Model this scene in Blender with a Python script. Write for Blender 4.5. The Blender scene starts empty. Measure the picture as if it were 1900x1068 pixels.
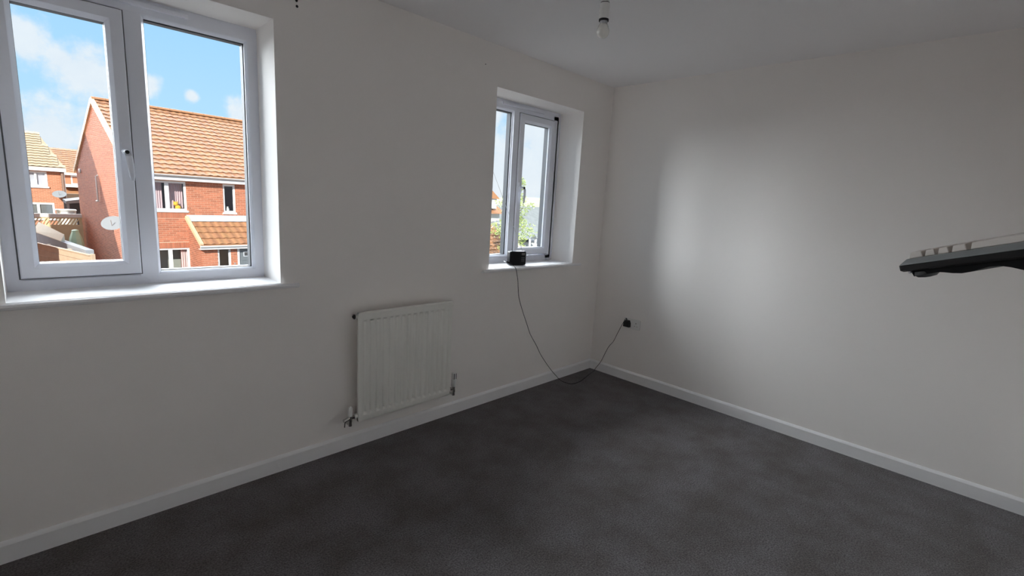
import bpy, math, random
from mathutils import Vector, Matrix
import numpy as np
R = random.Random(7)
C = bpy.context.scene.collection
S = bpy.context.scene
PI = math.pi

# ------------------------------------------------------------------ camera, world, sun, exposure
def V(*a): return Vector(a)
cam_d = bpy.data.cameras.new('camera'); cam = bpy.data.objects.new('camera', cam_d); C.objects.link(cam)
yaw, pitch, roll = [math.radians(a) for a in (44.7147, -10.02703, 3.284297)]
fw = V(math.cos(pitch)*math.cos(yaw), math.cos(pitch)*math.sin(yaw), math.sin(pitch))
rt = V(math.sin(yaw), -math.cos(yaw), 0); up = rt.cross(fw)
r2 = rt*math.cos(roll) + up*math.sin(roll); u2 = -rt*math.sin(roll) + up*math.cos(roll)
CAM = V(-3.49379, -2.41293, 1.42611)
M = Matrix((r2, u2, -fw)).transposed().to_4x4(); M.translation = CAM
cam.matrix_world = M
cam_d.sensor_width = 36; cam_d.lens = 36*892.24/1900
cam_d.clip_start = .02; cam_d.clip_end = 2000
S.camera = cam
S.view_settings.view_transform = 'Standard'; S.view_settings.look = 'None'
S.view_settings.gamma = 1; S.view_settings.exposure = 0.0
S.view_settings.use_curve_mapping = False
S.cycles.max_bounces = 16; S.cycles.diffuse_bounces = 10; S.cycles.transparent_max_bounces = 16
S.cycles.sample_clamp_indirect = 6
S.cycles.use_denoising = True

SKY = 1.12
w = bpy.data.worlds.new('sky'); S.world = w; w.use_nodes = True
nt = w.node_tree; nt.nodes.clear()
def nd(t, tree=None, **k):
    n = (tree or nt).nodes.new(t)
    for a, b in k.items(): setattr(n, a, b)
    return n
def ln(a, b, tree=None): (tree or nt).links.new(a, b)
def mth(op, a, b=None, tree=None, clamp=False):
    n = nd('ShaderNodeMath', tree, operation=op); n.use_clamp = clamp
    for i, x in enumerate((a, b)):
        if x is None: continue
        if isinstance(x, (int, float)): n.inputs[i].default_value = x
        else: ln(x, n.inputs[i], tree)
    return n.outputs[0]
out = nd('ShaderNodeOutputWorld'); bg = nd('ShaderNodeBackground'); ln(bg.outputs[0], out.inputs[0])
tc = nd('ShaderNodeTexCoord'); dirv = tc.outputs['Generated']
sep = nd('ShaderNodeSeparateXYZ'); ln(dirv, sep.inputs[0])
el = mth('MAXIMUM', sep.outputs[2], 0.0)
cr = nd('ShaderNodeValToRGB'); ln(el, cr.inputs[0])
e = cr.color_ramp.elements
e[0].position = 0; e[0].color = (.70, .86, 1.0, 1)
e[1].position = 1; e[1].color = (.36, .64, 1.0, 1)
x = e.new(.10); x.color = (.50, .78, 1.02, 1)
x = e.new(.25); x.color = (.40, .71, 1.03, 1)
# clouds: fractal noise on the flattened sky dome plus a few cumulus heaps
den = mth('ADD', el, .22)
px = mth('DIVIDE', sep.outputs[0], den); py = mth('DIVIDE', sep.outputs[1], den)
cmb = nd('ShaderNodeCombineXYZ'); ln(px, cmb.inputs[0]); ln(py, cmb.inputs[1])
n1 = nd('ShaderNodeTexNoise'); n1.inputs['Scale'].default_value = 1.1; n1.inputs['Detail'].default_value = 6
n1.inputs['Roughness'].default_value = .55; ln(cmb.outputs[0], n1.inputs['Vector'])
n2 = nd('ShaderNodeTexNoise'); n2.inputs['Scale'].default_value = 22; n2.inputs['Detail'].default_value = 6
n2.inputs['Roughness'].default_value = .6; ln(dirv, n2.inputs['Vector'])
heaps = [((.072, .985, .157), .044), ((.092, .984, .150), .030), ((.055, .984, .163), .030), ((.008, .982, .182), .040),
         ((.150, .977, .150), .016), ((.206, .968, .142), .010), ((.285, .950, .120), .035), ((.03, .997, .066), .045), ((.09, .99, .058), .045),
         ((.40, .91, .11), .06), ((.735, .66, .13), .10), ((.68, .73, .06), .09), ((.74, .67, .07), .12), ((.655, .73, .19), .05), ((.80, .58, .13), .14), ((-.25, .95, .18), .09), ((-.5, .84, .2), .12)]
cloud = None
for dv, rad in heaps:
    vd = nd('ShaderNodeVectorMath', operation='DISTANCE'); ln(dirv, vd.inputs[0])
    vd.inputs[1].default_value = Vector(dv).normalized()
    f = mth('SUBTRACT', 1.0, mth('DIVIDE', vd.outputs['Value'], rad))
    f = mth('MULTIPLY', mth('MAXIMUM', f, -1.0), 1.0)
    cloud = f if cloud is None else mth('MAXIMUM', cloud, f)
cl = mth('ADD', cloud, mth('MULTIPLY', mth('SUBTRACT', n2.outputs[0], .5), 2.2))
mr = nd('ShaderNodeMapRange', interpolation_type='SMOOTHSTEP'); ln(cl, mr.inputs[0])
mr.inputs[1].default_value = -.25; mr.inputs[2].default_value = .55
mr2 = nd('ShaderNodeMapRange', interpolation_type='SMOOTHSTEP'); ln(n1.outputs[0], mr2.inputs[0])
mr2.inputs[1].default_value = .50; mr2.inputs[2].default_value = .68
hi = nd('ShaderNodeMapRange', interpolation_type='SMOOTHSTEP'); ln(el, hi.inputs[0]); hi.inputs[1].default_value = .22; hi.inputs[2].default_value = .36
mask = mth('MULTIPLY', mth('MAXIMUM', mr.outputs[0], mth('MULTIPLY', mr2.outputs[0], hi.outputs[0])), .85)
ccol = nd('ShaderNodeMix', data_type='RGBA'); ln(n2.outputs[0], ccol.inputs[0])
ccol.inputs[6].default_value = (.78, .83, .92, 1); ccol.inputs[7].default_value = (1.0, .99, .99, 1)
mix = nd('ShaderNodeMix', data_type='RGBA'); ln(mask, mix.inputs[0]); ln(cr.outputs[0], mix.inputs[6]); ln(ccol.outputs[2], mix.inputs[7])
ln(mix.outputs[2], bg.inputs[0]); bg.inputs[1].default_value = SKY

sun_d = bpy.data.lights.new('sun', 'SUN'); sun = bpy.data.objects.new('sun', sun_d); C.objects.link(sun)
SUN_DIR = V(.54, .71, -.45).normalized()
sun.rotation_euler = SUN_DIR.to_track_quat('-Z', 'Y').to_euler(); sun.location = (-20, -12, 18)
sun_d.energy = 9.6; sun_d.angle = .0093; sun_d.color = (1.0, .95, .86)

# added broad fill lamp on the window side, brightening the room beyond the sky
sk_d = bpy.data.lights.new('sky_fill', 'SUN'); sk = bpy.data.objects.new('sky_fill', sk_d); C.objects.link(sk)
sk.rotation_euler = V(-.11, -.96, -.18).to_track_quat('-Z', 'Y').to_euler(); sk.location = (0, 60, 30)
sk_d.energy = 34; sk_d.angle = math.radians(88); sk_d.color = (.93, .955, 1.0)

# ------------------------------------------------------------------ materials
def mat(name, col, rough=.6, metal=0, spec=.5, noise=None, bump=None, island=None, coat=0):
    """noise = (scale, amount); bump = (scale, strength, distance); island = value spread between loose pieces"""
    m = bpy.data.materials.new(name); m.use_nodes = True; t = m.node_tree; b = t.nodes['Principled BSDF']
    b.inputs['Roughness'].default_value = rough; b.inputs['Metallic'].default_value = metal
    b.inputs['Specular IOR Level'].default_value = spec; b.inputs['Coat Weight'].default_value = coat
    b.inputs['Base Color'].default_value = (*col, 1)
    co = nd('ShaderNodeTexCoord', t).outputs['Object']
    src = None
    def shade(fac, lo, hi, src):
        mx = nd('ShaderNodeMix', t, data_type='RGBA', blend_type='MULTIPLY'); mx.inputs[0].default_value = 1
        r = nd('ShaderNodeMapRange', t); ln(fac, r.inputs[0], t); r.inputs[3].default_value = lo; r.inputs[4].default_value = hi
        if src is None: mx.inputs[6].default_value = (*col, 1)
        else: ln(src, mx.inputs[6], t)
        ln(r.outputs[0], mx.inputs[7], t); return mx.outputs[2]
    if noise:
        n = nd('ShaderNodeTexNoise', t); n.inputs['Scale'].default_value = noise[0]; n.inputs['Detail'].default_value = 5; ln(co, n.inputs['Vector'], t)
        src = shade(n.outputs[0], 1-noise[1], 1+noise[1], src)
    if island:
        g = nd('ShaderNodeNewGeometry', t); src = shade(g.outputs['Random Per Island'], 1-island, 1+island, src)
    if src is not None: ln(src, b.inputs['Base Color'], t)
    if bump:
        n = nd('ShaderNodeTexNoise', t); n.inputs['Scale'].default_value = bump[0]; n.inputs['Detail'].default_value = 4; ln(co, n.inputs['Vector'], t)
        bp = nd('ShaderNodeBump', t); bp.inputs['Strength'].default_value = bump[1]; bp.inputs['Distance'].default_value = bump[2]
        ln(n.outputs[0], bp.inputs['Height'], t); ln(bp.outputs[0], b.inputs['Normal'], t)
    return m
def glass_mat(name, tint=(.93, .95, .95), refl=.5):
    m = bpy.data.materials.new(name); m.use_nodes = True; t = m.node_tree; t.nodes.clear()
    o = nd('ShaderNodeOutputMaterial', t); mx = nd('ShaderNodeMixShader', t); tr = nd('ShaderNodeBsdfTransparent', t); gl = nd('ShaderNodeBsdfGlossy', t)
    tr.inputs[0].default_value = (*tint, 1); gl.inputs['Roughness'].default_value = .02
    fr = nd('ShaderNodeFresnel', t); fr.inputs[0].default_value = 1.45
    gm = nd('ShaderNodeNewGeometry', t); front = mth('SUBTRACT', 1.0, gm.outputs['Backfacing'], t)
    ln(mth('MULTIPLY', mth('MULTIPLY', fr.outputs[0], refl, t), front, t), mx.inputs[0], t); ln(tr.outputs[0], mx.inputs[1], t); ln(gl.outputs[0], mx.inputs[2], t); ln(mx.outputs[0], o.inputs[0], t)
    return m
MT = dict(
    wall=mat('wall_paint', (.875, .84, .81), .75, spec=.3, bump=(260, .12, .002)),
    ceil=mat('ceiling_paint', (.87, .855, .86), .85, spec=.2, bump=(180, .15, .002)),
    gloss=mat('trim_gloss_paint', (.84, .835, .84), .42),
    upvc=mat('white_upvc', (.77, .79, .86), .35),
    rad=mat('radiator_enamel', (.80, .79, .74), .35),
    chrome=mat('chrome', (.55, .54, .52), .18, metal=1),
    steel=mat('dark_steel', (.05, .05, .05), .3, metal=.7),
    black=mat('black_plastic', (.004, .004, .005), .4, spec=.25),
    black_m=mat('matt_black_plastic', (.005, .005, .006), .6, spec=.2),
    gasket=mat('rubber_gasket', (.02, .02, .022), .6),
    shade_seal=mat('frame_shade_and_seal', (.10, .105, .115), .6),  # dark grey for the unlit outer frame rim; also the sash seal
    screen=mat('display_glass', (.16, .16, .15), .15),
    silver=mat('silver_trim', (.60, .60, .62), .35, metal=.9),
    plastic=mat('white_plastic', (.75, .75, .73), .3),
    key=mat('grey_keycap', (.50, .46, .42), .5),
    deck=mat('keyboard_deck', (.16, .17, .172), .35),
    bulb=mat('frosted_bulb', (.80, .78, .74), .12, coat=.6),
    glass=glass_mat('window_glass', refl=.55),
    dark=mat('dark_interior', (.05, .05, .055), .9),
    extglass=None,
    mortar=mat('mortar', (.54, .36, .26), .9, noise=(3, .08)),
    brick=mat('orange_red_brick', (.35, .118, .064), .85, noise=(9, .15), island=.18),
    brick2=mat('red_brick_far', (.40, .165, .09), .85, noise=(2, .08), island=.12),
    tile=mat('terracotta_tile', (.34, .16, .075), .75, noise=(5, .12), island=.10),
    tile_tan=mat('tan_concrete_tile', (.33, .24, .14), .8, noise=(5, .12), island=.08),
    verge=mat('cream_verge', (.62, .44, .27), .6),
    fascia=mat('white_fascia', (.66, .66, .67), .4),
    lead=mat('lead_flashing', (.42, .44, .48), .45, noise=(6, .08)),
    gutter=mat('grey_gutter', (.30, .28, .28), .4),
    pipe=mat('brown_downpipe', (.18, .105, .075), .5),
    door=mat('grey_door', (.13, .145, .16), .4),
    fence=mat('weathered_fence_timber', (.46, .33, .23), .85, noise=(4, .2), island=.12),
    fence_l=mat('pale_fence_timber', (.55, .46, .28), .85, noise=(4, .12), island=.1),
    felt=mat('grey_roof_felt', (.64, .59, .46), .9, noise=(6, .1)),
    shed=mat('grey_shed_wall', (.24, .25, .27), .85, noise=(3, .1)),
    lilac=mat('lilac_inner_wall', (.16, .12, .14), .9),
    sky_reflection=mat('grey_sky_reflection', (.30, .31, .28), .9),
    net=mat('white_net_curtain', (.42, .43, .48), .9),
    white=mat('white_paint', (.62, .62, .58), .5),
    green=mat('pale_green_plastic', (.42, .62, .42), .5),
    beige=mat('beige_render', (.45, .38, .26), .9),
    slate=mat('grey_slate', (.19, .195, .19), .8, noise=(4, .1), island=.1),
    charcoal=mat('charcoal_roof', (.13, .14, .15), .8),
    leaf=mat('tree_leaf', (.26, .32, .09), .6, island=.35),
    bark=mat('bark', (.22, .16, .10), .9, noise=(8, .3)),
    pink=mat('pink_curtain', (.52, .38, .41), .9),
    yellow=mat('yellow_plush', (.70, .40, .04), .9),
    pinktoy=mat('pink_card', (.60, .42, .41), .7),
    tarmac=mat('tarmac', (.11, .106, .10), .9, noise=(1.5, .15)),
    hill=mat('wooded_hillside', (.20, .185, .105), .95, noise=(.06, .35)),
)
MT['extglass'] = mat('house_window_glass', (.10, .11, .12), .04, spec=.8)
# carpet: twist pile
m = bpy.data.materials.new('grey_twist_carpet'); m.use_nodes = True; t = m.node_tree; b = t.nodes['Principled BSDF']
b.inputs['Roughness'].default_value = 1; b.inputs['Specular IOR Level'].default_value = .1; b.inputs['Sheen Weight'].default_value = .15
co = nd('ShaderNodeTexCoord', t).outputs['Object']
a1 = nd('ShaderNodeTexNoise', t); a1.inputs['Scale'].default_value = 150; a1.inputs['Detail'].default_value = 3; ln(co, a1.inputs['Vector'], t)
a2 = nd('ShaderNodeTexNoise', t); a2.inputs['Scale'].default_value = 4.5; a2.inputs['Detail'].default_value = 6; a2.inputs['Roughness'].default_value = .62; ln(co, a2.inputs['Vector'], t)
rp = nd('ShaderNodeValToRGB', t); ln(a2.outputs[0], rp.inputs[0], t)
rp.color_ramp.elements[0].position = .36; rp.color_ramp.elements[0].color = (.090, .079, .076, 1)
rp.color_ramp.elements[1].position = .64; rp.color_ramp.elements[1].color = (.135, .126, .131, 1)
mx = nd('ShaderNodeMix', t, data_type='RGBA', blend_type='MULTIPLY'); mx.inputs[0].default_value = 1
rr = nd('ShaderNodeMapRange', t); ln(a1.outputs[0], rr.inputs[0], t); rr.inputs[1].default_value = .3; rr.inputs[2].default_value = .7; rr.inputs[3].default_value = .45; rr.inputs[4].default_value = 1.55
ln(rp.outputs[0], mx.inputs[6], t); ln(rr.outputs[0], mx.inputs[7], t); ln(mx.outputs[2], b.inputs['Base Color'], t)
bp = nd('ShaderNodeBump', t); bp.inputs['Strength'].default_value = .8; bp.inputs['Distance'].default_value = .006
ln(a1.outputs[0], bp.inputs['Height'], t); ln(bp.outputs[0], b.inputs['Normal'], t)
MT['carpet'] = m

# ------------------------------------------------------------------ mesh helpers
class MB:
    def __init__(s): s.v = []; s.f = []
    def add(s, vs, fs):
        o = len(s.v); s.v += [tuple(q) for q in vs]; s.f += [tuple(i+o for i in f) for f in fs]; return s
    def hexa(s, p):   # 8 points: bottom 4 (ccw), top 4
        return s.add(p, [(3,2,1,0),(4,5,6,7),(0,1,5,4),(1,2,6,5),(2,3,7,6),(3,0,4,7)])
    def box(s, x0, x1, y0, y1, z0, z1):
        return s.hexa([(x0,y0,z0),(x1,y0,z0),(x1,y1,z0),(x0,y1,z0),(x0,y0,z1),(x1,y0,z1),(x1,y1,z1),(x0,y1,z1)])
    def obox(s, o, ex, ey, ez):   # corner + three edge vectors
        o, ex, ey, ez = map(Vector, (o, ex, ey, ez))
        return s.hexa([o, o+ex, o+ex+ey, o+ey, o+ez, o+ex+ez, o+ex+ey+ez, o+ey+ez])
    def prism(s, a, b):  # two matching polygons
        n = len(a)
        return s.add(list(a)+list(b), [tuple(range(n))[::-1], tuple(range(n, 2*n))] + [(i, (i+1) % n, n+(i+1) % n, n+i) for i in range(n)])
    def ring(s, x0, x1, z0, z1, prof):  # mitred rectangular frame in XZ; prof = closed list (inset, y)
        k = len(prof); vs = []
        for o, y in prof: vs += [(x0+o,y,z0+o),(x1-o,y,z0+o),(x1-o,y,z1-o),(x0+o,y,z1-o)]
        fs = []
        for i in range(k):
            j = (i+1) % k
            for c in range(4):
                d = (c+1) % 4; fs.append((i*4+c, i*4+d, j*4+d, j*4+c))
        return s.add(vs, fs)
    def tube(s, pts, r, n=8, caps=True):
        pts = [Vector(q) for q in pts]; k = len(pts); rs = r if isinstance(r, (list, tuple)) else [r]*k
        vs = []; prev = None
        for i, q in enumerate(pts):
            d = (pts[min(i+1, k-1)]-pts[max(i-1, 0)]).normalized()
            a = prev if prev is not None else (V(0,0,1) if abs(d.z) < .9 else V(1,0,0))
            a = (a - d*a.dot(d)).normalized(); b = d.cross(a); prev = a
            vs += [q+(a*math.cos(2*PI*j/n)+b*math.sin(2*PI*j/n))*rs[i] for j in range(n)]
        fs = [(i*n+j, i*n+(j+1) % n, (i+1)*n+(j+1) % n, (i+1)*n+j) for i in range(k-1) for j in range(n)]
        if caps: fs += [tuple(range(n))[::-1], tuple(range((k-1)*n, k*n))]
        return s.add(vs, fs)
    def lathe(s, prof, o, ax=(0,0,1), n=20):   # prof = [(r, h)]
        o = Vector(o); ax = Vector(ax).normalized(); a = ax.orthogonal().normalized(); b = ax.cross(a); vs = []
        for r, h in prof: vs += [o+ax*h+(a*math.cos(2*PI*j/n)+b*math.sin(2*PI*j/n))*max(r, 1e-4) for j in range(n)]
        k = len(prof)
        fs = [(i*n+j, i*n+(j+1) % n, (i+1)*n+(j+1) % n, (i+1)*n+j) for i in range(k-1) for j in range(n)]
        fs += [tuple(range(n))[::-1], tuple(range((k-1)*n, k*n))]
        return s.add(vs, fs)
    def sphere(s, o, rx, ry, rz, n=12, k=8):
        prof = [(math.sin(PI*i/k), -math.cos(PI*i/k)) for i in range(k+1)]; t = MB().lathe(prof, (0,0,0), n=n)
        return s.add([(o[0]+q[0]*rx, o[1]+q[1]*ry, o[2]+q[2]*rz) for q in t.v], t.f)
    def mesh(s, name, m, smooth=None):
        me = bpy.data.meshes.new(name); me.from_pydata(s.v, [], s.f); me.update()
        me.materials.append(m)
        import bmesh
        bm = bmesh.new(); bm.from_mesh(me); bmesh.ops.recalc_face_normals(bm, faces=bm.faces); bm.to_mesh(me); bm.free()
        if smooth is not None:
            me.polygons.foreach_set('use_smooth', [True]*len(me.polygons)); me.set_sharp_from_angle(angle=math.radians(smooth))
        return me
    def build(s, name, m, parent=None, smooth=None, bevel=0, kind=None, xf=None, local=False):
        """vertices are in world space (or in the parent's space with local=True)"""
        if xf is not None: s.v = [tuple(xf @ Vector(q)) for q in s.v]
        o = bpy.data.objects.new(name, None)
        root = parent
        off = V(0,0,0)
        if parent is not None and not local:
            off = W[parent.name]
            s.v = [(q[0]-off[0], q[1]-off[1], q[2]-off[2]) for q in s.v]
        me = s.mesh(name, m, smooth); bpy.data.objects.remove(o)
        o = bpy.data.objects.new(name, me); C.objects.link(o)
        if parent is not None: o.parent = parent
        W[o.name] = off
        if bevel:
            b = o.modifiers.new('bevel', 'BEVEL'); b.width = bevel; b.segments = 2; b.limit_method = 'ANGLE'; b.harden_normals = False
        if kind: o['kind'] = kind
        return o
W = {}   # world offset of each object's frame (parents with world-space children are never rotated)
def tag(o, label=None, cat=None, group=None, kind=None):
    if label: o['label'] = label
    if cat: o['category'] = cat
    if group: o['group'] = group
    if kind: o['kind'] = kind
    return o
def thing(name, loc, label, cat, group=None, kind=None, rz=0):
    o = bpy.data.objects.new(name, None); C.objects.link(o); o.location = loc; o.rotation_euler = (0, 0, rz)
    o.empty_display_size = .1
    W[o.name] = Vector(loc); return tag(o, label, cat, group, kind)

# ------------------------------------------------------------------ room shell
X0, Y0, H = -4.25, -2.85, 2.4       # room: x X0..0, y Y0..0
W1 = (-3.578, -2.654, .979, 2.167); W2 = (-1.294, -.374, .972, 2.152)
TH = .33
mb = MB()
mb.box(X0-.3, W1[0], 0, TH, -.3, H+.2); mb.box(W1[1], W2[0], 0, TH, -.3, H+.2); mb.box(W2[1], .3, 0, TH, -.3, H+.2)
for a in (W1, W2): mb.box(a[0], a[1], 0, TH, -.3, a[2]-.02); mb.box(a[0], a[1], 0, TH, a[3], H+.2)
wl = tag(mb.build('wall_left', MT['wall']), 'matt off-white painted wall with two window openings', 'wall', kind='structure')
wr = tag(MB().box(0, .3, Y0-.3, 0, -.3, H+.2).build('wall_right', MT['wall']), 'plain matt off-white wall with a double socket near the corner', 'wall', kind='structure')
tag(MB().box(X0-.3, 0, Y0-.3, Y0, -.3, H+.2).build('wall_rear', MT['wall']), 'plain off-white wall behind the viewer', 'wall', kind='structure')
tag(MB().box(X0-.3, X0, Y0, 0, -.3, H+.2).build('wall_near', MT['wall']), 'plain off-white wall at the near end of the room', 'wall', kind='structure')
tag(MB().box(X0, 0, Y0, 0, H, H+.2).build('ceiling', MT['ceil']), 'flat white painted ceiling', 'ceiling', kind='structure')
tag(MB().box(X0, 0, Y0, 0, -.3, 0).build('floor', MT['carpet']), 'dark grey twist-pile fitted carpet', 'carpet', kind='structure')
def skirting(name, a, b, nrm, label):
    a, b, n = Vector(a), Vector(b), Vector(nrm); z = V(0,0,1)
    pr = [(0, 0), (.015, 0), (.015, .070), (.011, .078), (.004, .084), (0, .084)]
    m = MB().prism([a+n*u+z*v for u, v in pr], [b+n*u+z*v for u, v in pr])
    tag(m.build(name, MT['gloss'], smooth=25), label, 'skirting board', kind='structure')
skirting('baseboard_left', (X0, 0, 0), (0, 0, 0), (0, -1, 0), 'white gloss skirting along the wall under the radiator')
skirting('baseboard_right', (0, 0, 0), (0, Y0, 0), (-1, 0, 0), 'white gloss skirting along the blank right-hand wall')
skirting('baseboard_rear', (0, Y0, 0), (X0, Y0, 0), (0, 1, 0), 'white gloss skirting along the wall behind the viewer')
skirting('baseboard_near', (X0, Y0, 0), (X0, 0, 0), (1, 0, 0), 'white gloss skirting at the near end of the room')
for q in ((-2.552, 0, 2.273), (-2.55, 0, 2.249), (-1.403, 0, 2.263)):   # old curtain-rail fixing holes
    r = .006 if q[0] < -2 else .003
    MB().lathe([(r, -.001), (r, .0015)], q, (0, -1, 0), 10).build('screw_hole', MT['gasket'], wl)

# ------------------------------------------------------------------ windows
YF = .228
def sill(win, z, x0, x1, label_parent):
    pr = [(YF+.02, z-.02), (YF+.02, z), (-.028, z), (-.035, z-.003), (-.039, z-.0105), (-.035, z-.019), (-.028, z-.022), (0, z-.022), (0, z-.02)]
    m = MB()
    m.prism([(x0-.075, y, zz) for y, zz in pr if y <= .0001], [(x1+.075, y, zz) for y, zz in pr if y <= .0001])
    m.box(x0, x1, -.001, YF+.02, z-.02, z)
    return m.build('sill_board', MT['gloss'], win, smooth=40)
def pane(win, x0, x1, z0, z1, y, par):
    MB().box(x0, x1, y, y+.004, z0, z1).build('pane', MT['glass'], par)
    MB().ring(x0+.004, x1-.004, z0+.004, z1-.004, [(0, y-.006), (.005, y-.004), (.006, y-.0005), (0, y-.0005)]).build('gasket', MT['gasket'], par)
    MB().ring(x0+.002, x1-.002, z0+.002, z1-.002, [(0, y+.006), (.010, y+.006), (.010, y+.045), (0, y+.045)]).build('shaded_frame_rim', MT['shade_seal'], par)  # outer part of the frame, its shade put into the dark grey
def handle(par, x, y, z, side, label_b=True, flip=1):
    h = MB().lathe([(.013, 0), (.013, .014), (.011, .018)], (x, y, z), (0, -1, 0), 14)
    h.obox((x-.012, y-.010, z-.035), (.024, 0, 0), (0, .010, 0), (0, 0, .070))
    h = h.build('handle', MT['upvc'], par, smooth=35)
    lv = MB(); n = 12
    P = [V(x, y-.018, z), V(x+.004*side, y-.045, z-.004), V(x+.008*side, y-.052, z-.018), V(x+.014*side, y-.050, z-.06), V(x+.019*side, y-.044, z-.10), V(x+.022*side, y-.040, z-.118)]
    wd = [.010, .0115, .012, .0115, .0095, .006]; dp = [.010, .009, .007, .006, .005, .004]
    vs = []
    for i, q in enumerate(P):
        for j in range(n):
            a = 2*PI*j/n; vs.append((q.x+wd[i]*math.cos(a), q.y+(dp[i]*math.sin(a) if i > 1 else 0), q.z+(dp[i]*math.sin(a) if i <= 1 else 0)))
    fs = [(i*n+j, i*n+(j+1) % n, (i+1)*n+(j+1) % n, (i+1)*n+j) for i in range(len(P)-1) for j in range(n)] + [tuple(range(n)), tuple(range((len(P)-1)*n, len(P)*n))]
    lv.add(vs, fs); lv.build('handle_lever', MT['upvc'], par, smooth=50)
    bt = MB().lathe([(.0075, 0), (.0075, .004), (.006, .0055)], (x, y-.051, z-.004), (0, -1, .25), 12)
    tag(bt.build('lock_button', MT['black'], par, smooth=40), 'black push-button on the handle')
def window(name, Wn, label, sash, fixed, mull, extra, vent, hx, hz, hside):
    x0, x1, z0, z1 = Wn; hd = .02
    win = thing(name, (x0, YF, z0), label, 'window', kind='structure')
    f = MB().ring(x0, x1, z0, z1-hd, [(0, .30), (0, YF), (.040, YF), (.046, YF+.006), (.046, .30)])
    f.box(x0, x1, YF+.006, .30, z1-hd-.001, z1)
    for q in extra: f.box(*q)
    fr = f.build('outer_frame', MT['upvc'], win)
    ml = MB().box(mull[0], mull[1], YF-.001, .30, z0+.03, z1-.06)
    mc = (mull[0]+mull[1])/2; hw = (mull[1]-mull[0])/2
    ml.prism([(mull[0], YF-.0012, z0+.04), (mc, YF-.0012, z0+.04-hw*.8), (mull[1], YF-.0012, z0+.04)], [(mull[0], YF+.01, z0+.04), (mc, YF+.01, z0+.04-hw*.8), (mull[1], YF+.01, z0+.04)])
    ml.build('mullion', MT['upvc'], win, bevel=.002)
    a = fixed
    bd = MB().ring(*a, [(0, YF+.02), (0, YF+.001), (.003, YF+.001), (.013, YF+.018), (.013, YF+.022)]).build('glazing_bead', MT['upvc'], win)
    pane(win, a[0]+.004, a[1]-.004, a[2]+.004, a[3]-.004, YF+.026, fr)
    a = sash
    sh = MB().ring(*a, [(0, YF+.05), (0, YF-.013), (.004, YF-.017), (.041, YF-.017), (.044, YF-.014), (.056, YF), (.056, YF+.05)]).build('sash', MT['upvc'], win)
    tag(sh, 'opening sash with mitred corners')
    pane(win, a[0]+.045, a[1]-.045, a[2]+.045, a[3]-.045, YF+.006, sh)
    MB().ring(a[0]-.003, a[1]+.003, a[2]-.003, a[3]+.003, [(-.002, YF-.0012), (.0045, YF-.0012), (.0045, YF+.01), (-.002, YF+.01)]).build('sash_seal', MT['shade_seal'], win)
    v = MB().box(vent[0], vent[1], YF-.014, YF+.01, z1-.036, z1-.016).build('trickle_vent', MT['upvc'], win, bevel=.003)
    MB().box(vent[0]+.02, vent[1]-.02, YF-.0155, YF-.013, z1-.029, z1-.025).build('vent_slot', MT['upvc'], v)
    handle(sh, hx, YF-.017, hz, hside)
    sill(win, z0, x0, x1, name)
    return win
window('window_1', W1, 'near white plastic window that looks onto the orange brick house', (-3.537, -3.162, 1.029, 2.099), (-3.101, -2.693, 1.018, 2.108), (-3.166, -3.098),
       [], (-3.45, -2.93), -3.186, 1.545, .6)
window('window_2', W2, 'far white plastic window with a small radio on its sill', (-.847, -.452, 1.026, 2.082), (-1.25, -.897, 1.018, 2.092), (-.905, -.843),
       [(-.458, -.40, YF, .30, .99, 2.12)], (-1.03, -.587), -.825, 1.545, .6)

# ------------------------------------------------------------------ radiator
rx0, rx1, rz0, rz1 = -2.297, -1.668, .187, .806
rad = thing('radiator', (-1.98, -.07, rz0), 'white enamelled fluted panel radiator mounted under the gap between the windows', 'radiator')
nx, nfl = 15*12, 15
xs = [rx0] + [rx0+.018+(rx1-rx0-.036)*i/nx for i in range(nx+1)] + [rx1]
zs = [rz0, rz0+.012, rz0+.034, rz0+.040, rz0+.047, rz0+.056, rz1-.062, rz1-.054, rz1-.047, rz1-.042, rz1-.008, rz1]
zw = [0, 0, 0, 1.1, 1.9, 1, 1, 1.9, 1.1, 0, 0, 0]
vs = []; fs = []
for k, z in enumerate(zs):
    for i, xx in enumerate(xs):
        ph = 0
        if 0 < i < len(xs)-1:
            u = (i-1)/nx*nfl % 1.0; ph = max(0.0, math.sin(PI*min(1, max(0, (u-.14)/.72))))**.8
        edge = .006 if (i in (0, len(xs)-1) or k in (0, len(zs)-1)) else 0
        vs.append((xx, -.1+edge+ph*zw[k]*.0075, z))
nX = len(xs)
for k in range(len(zs)-1):
    for i in range(nX-1): fs.append((k*nX+i, k*nX+i+1, (k+1)*nX+i+1, (k+1)*nX+i))
mb = MB().add(vs, fs)
mb.box(rx0, rx1, -.094, -.080, rz0+.001, rz0+.012); mb.box(rx0, rx1, -.094, -.080, rz1-.008, rz1-.0005)
mb.box(rx0, rx0+.004, -.094, -.080, rz0+.001, rz1-.001); mb.box(rx1-.004, rx1, -.094, -.080, rz0+.001, rz1-.001)
mb.box(rx0+.004, rx1-.004, -.083, -.080, rz0+.01, rz1-.008)
mb.build('front_panel', MT['rad'], rad, smooth=35)
mb = MB()
n = 36
pts = [(rx0+.04+(rx1-rx0-.08)*i/n, -.079 if i % 2 else -.045) for i in range(n+1)]
for (xa, ya), (xb, yb) in zip(pts, pts[1:]): mb.add([(xa,ya,rz0+.05),(xb,yb,rz0+.05),(xb,yb,rz1-.05),(xa,ya,rz1-.05)], [(0,1,2,3)])
mb.build('convector_fins', MT['rad'], rad)
for z in (rz0+.03, rz1-.028): MB().tube([(rx0-.012, -.074, z), (rx1+.012, -.074, z)], .014, 12).build('header_pipe', MT['rad'], rad, smooth=40)
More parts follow.
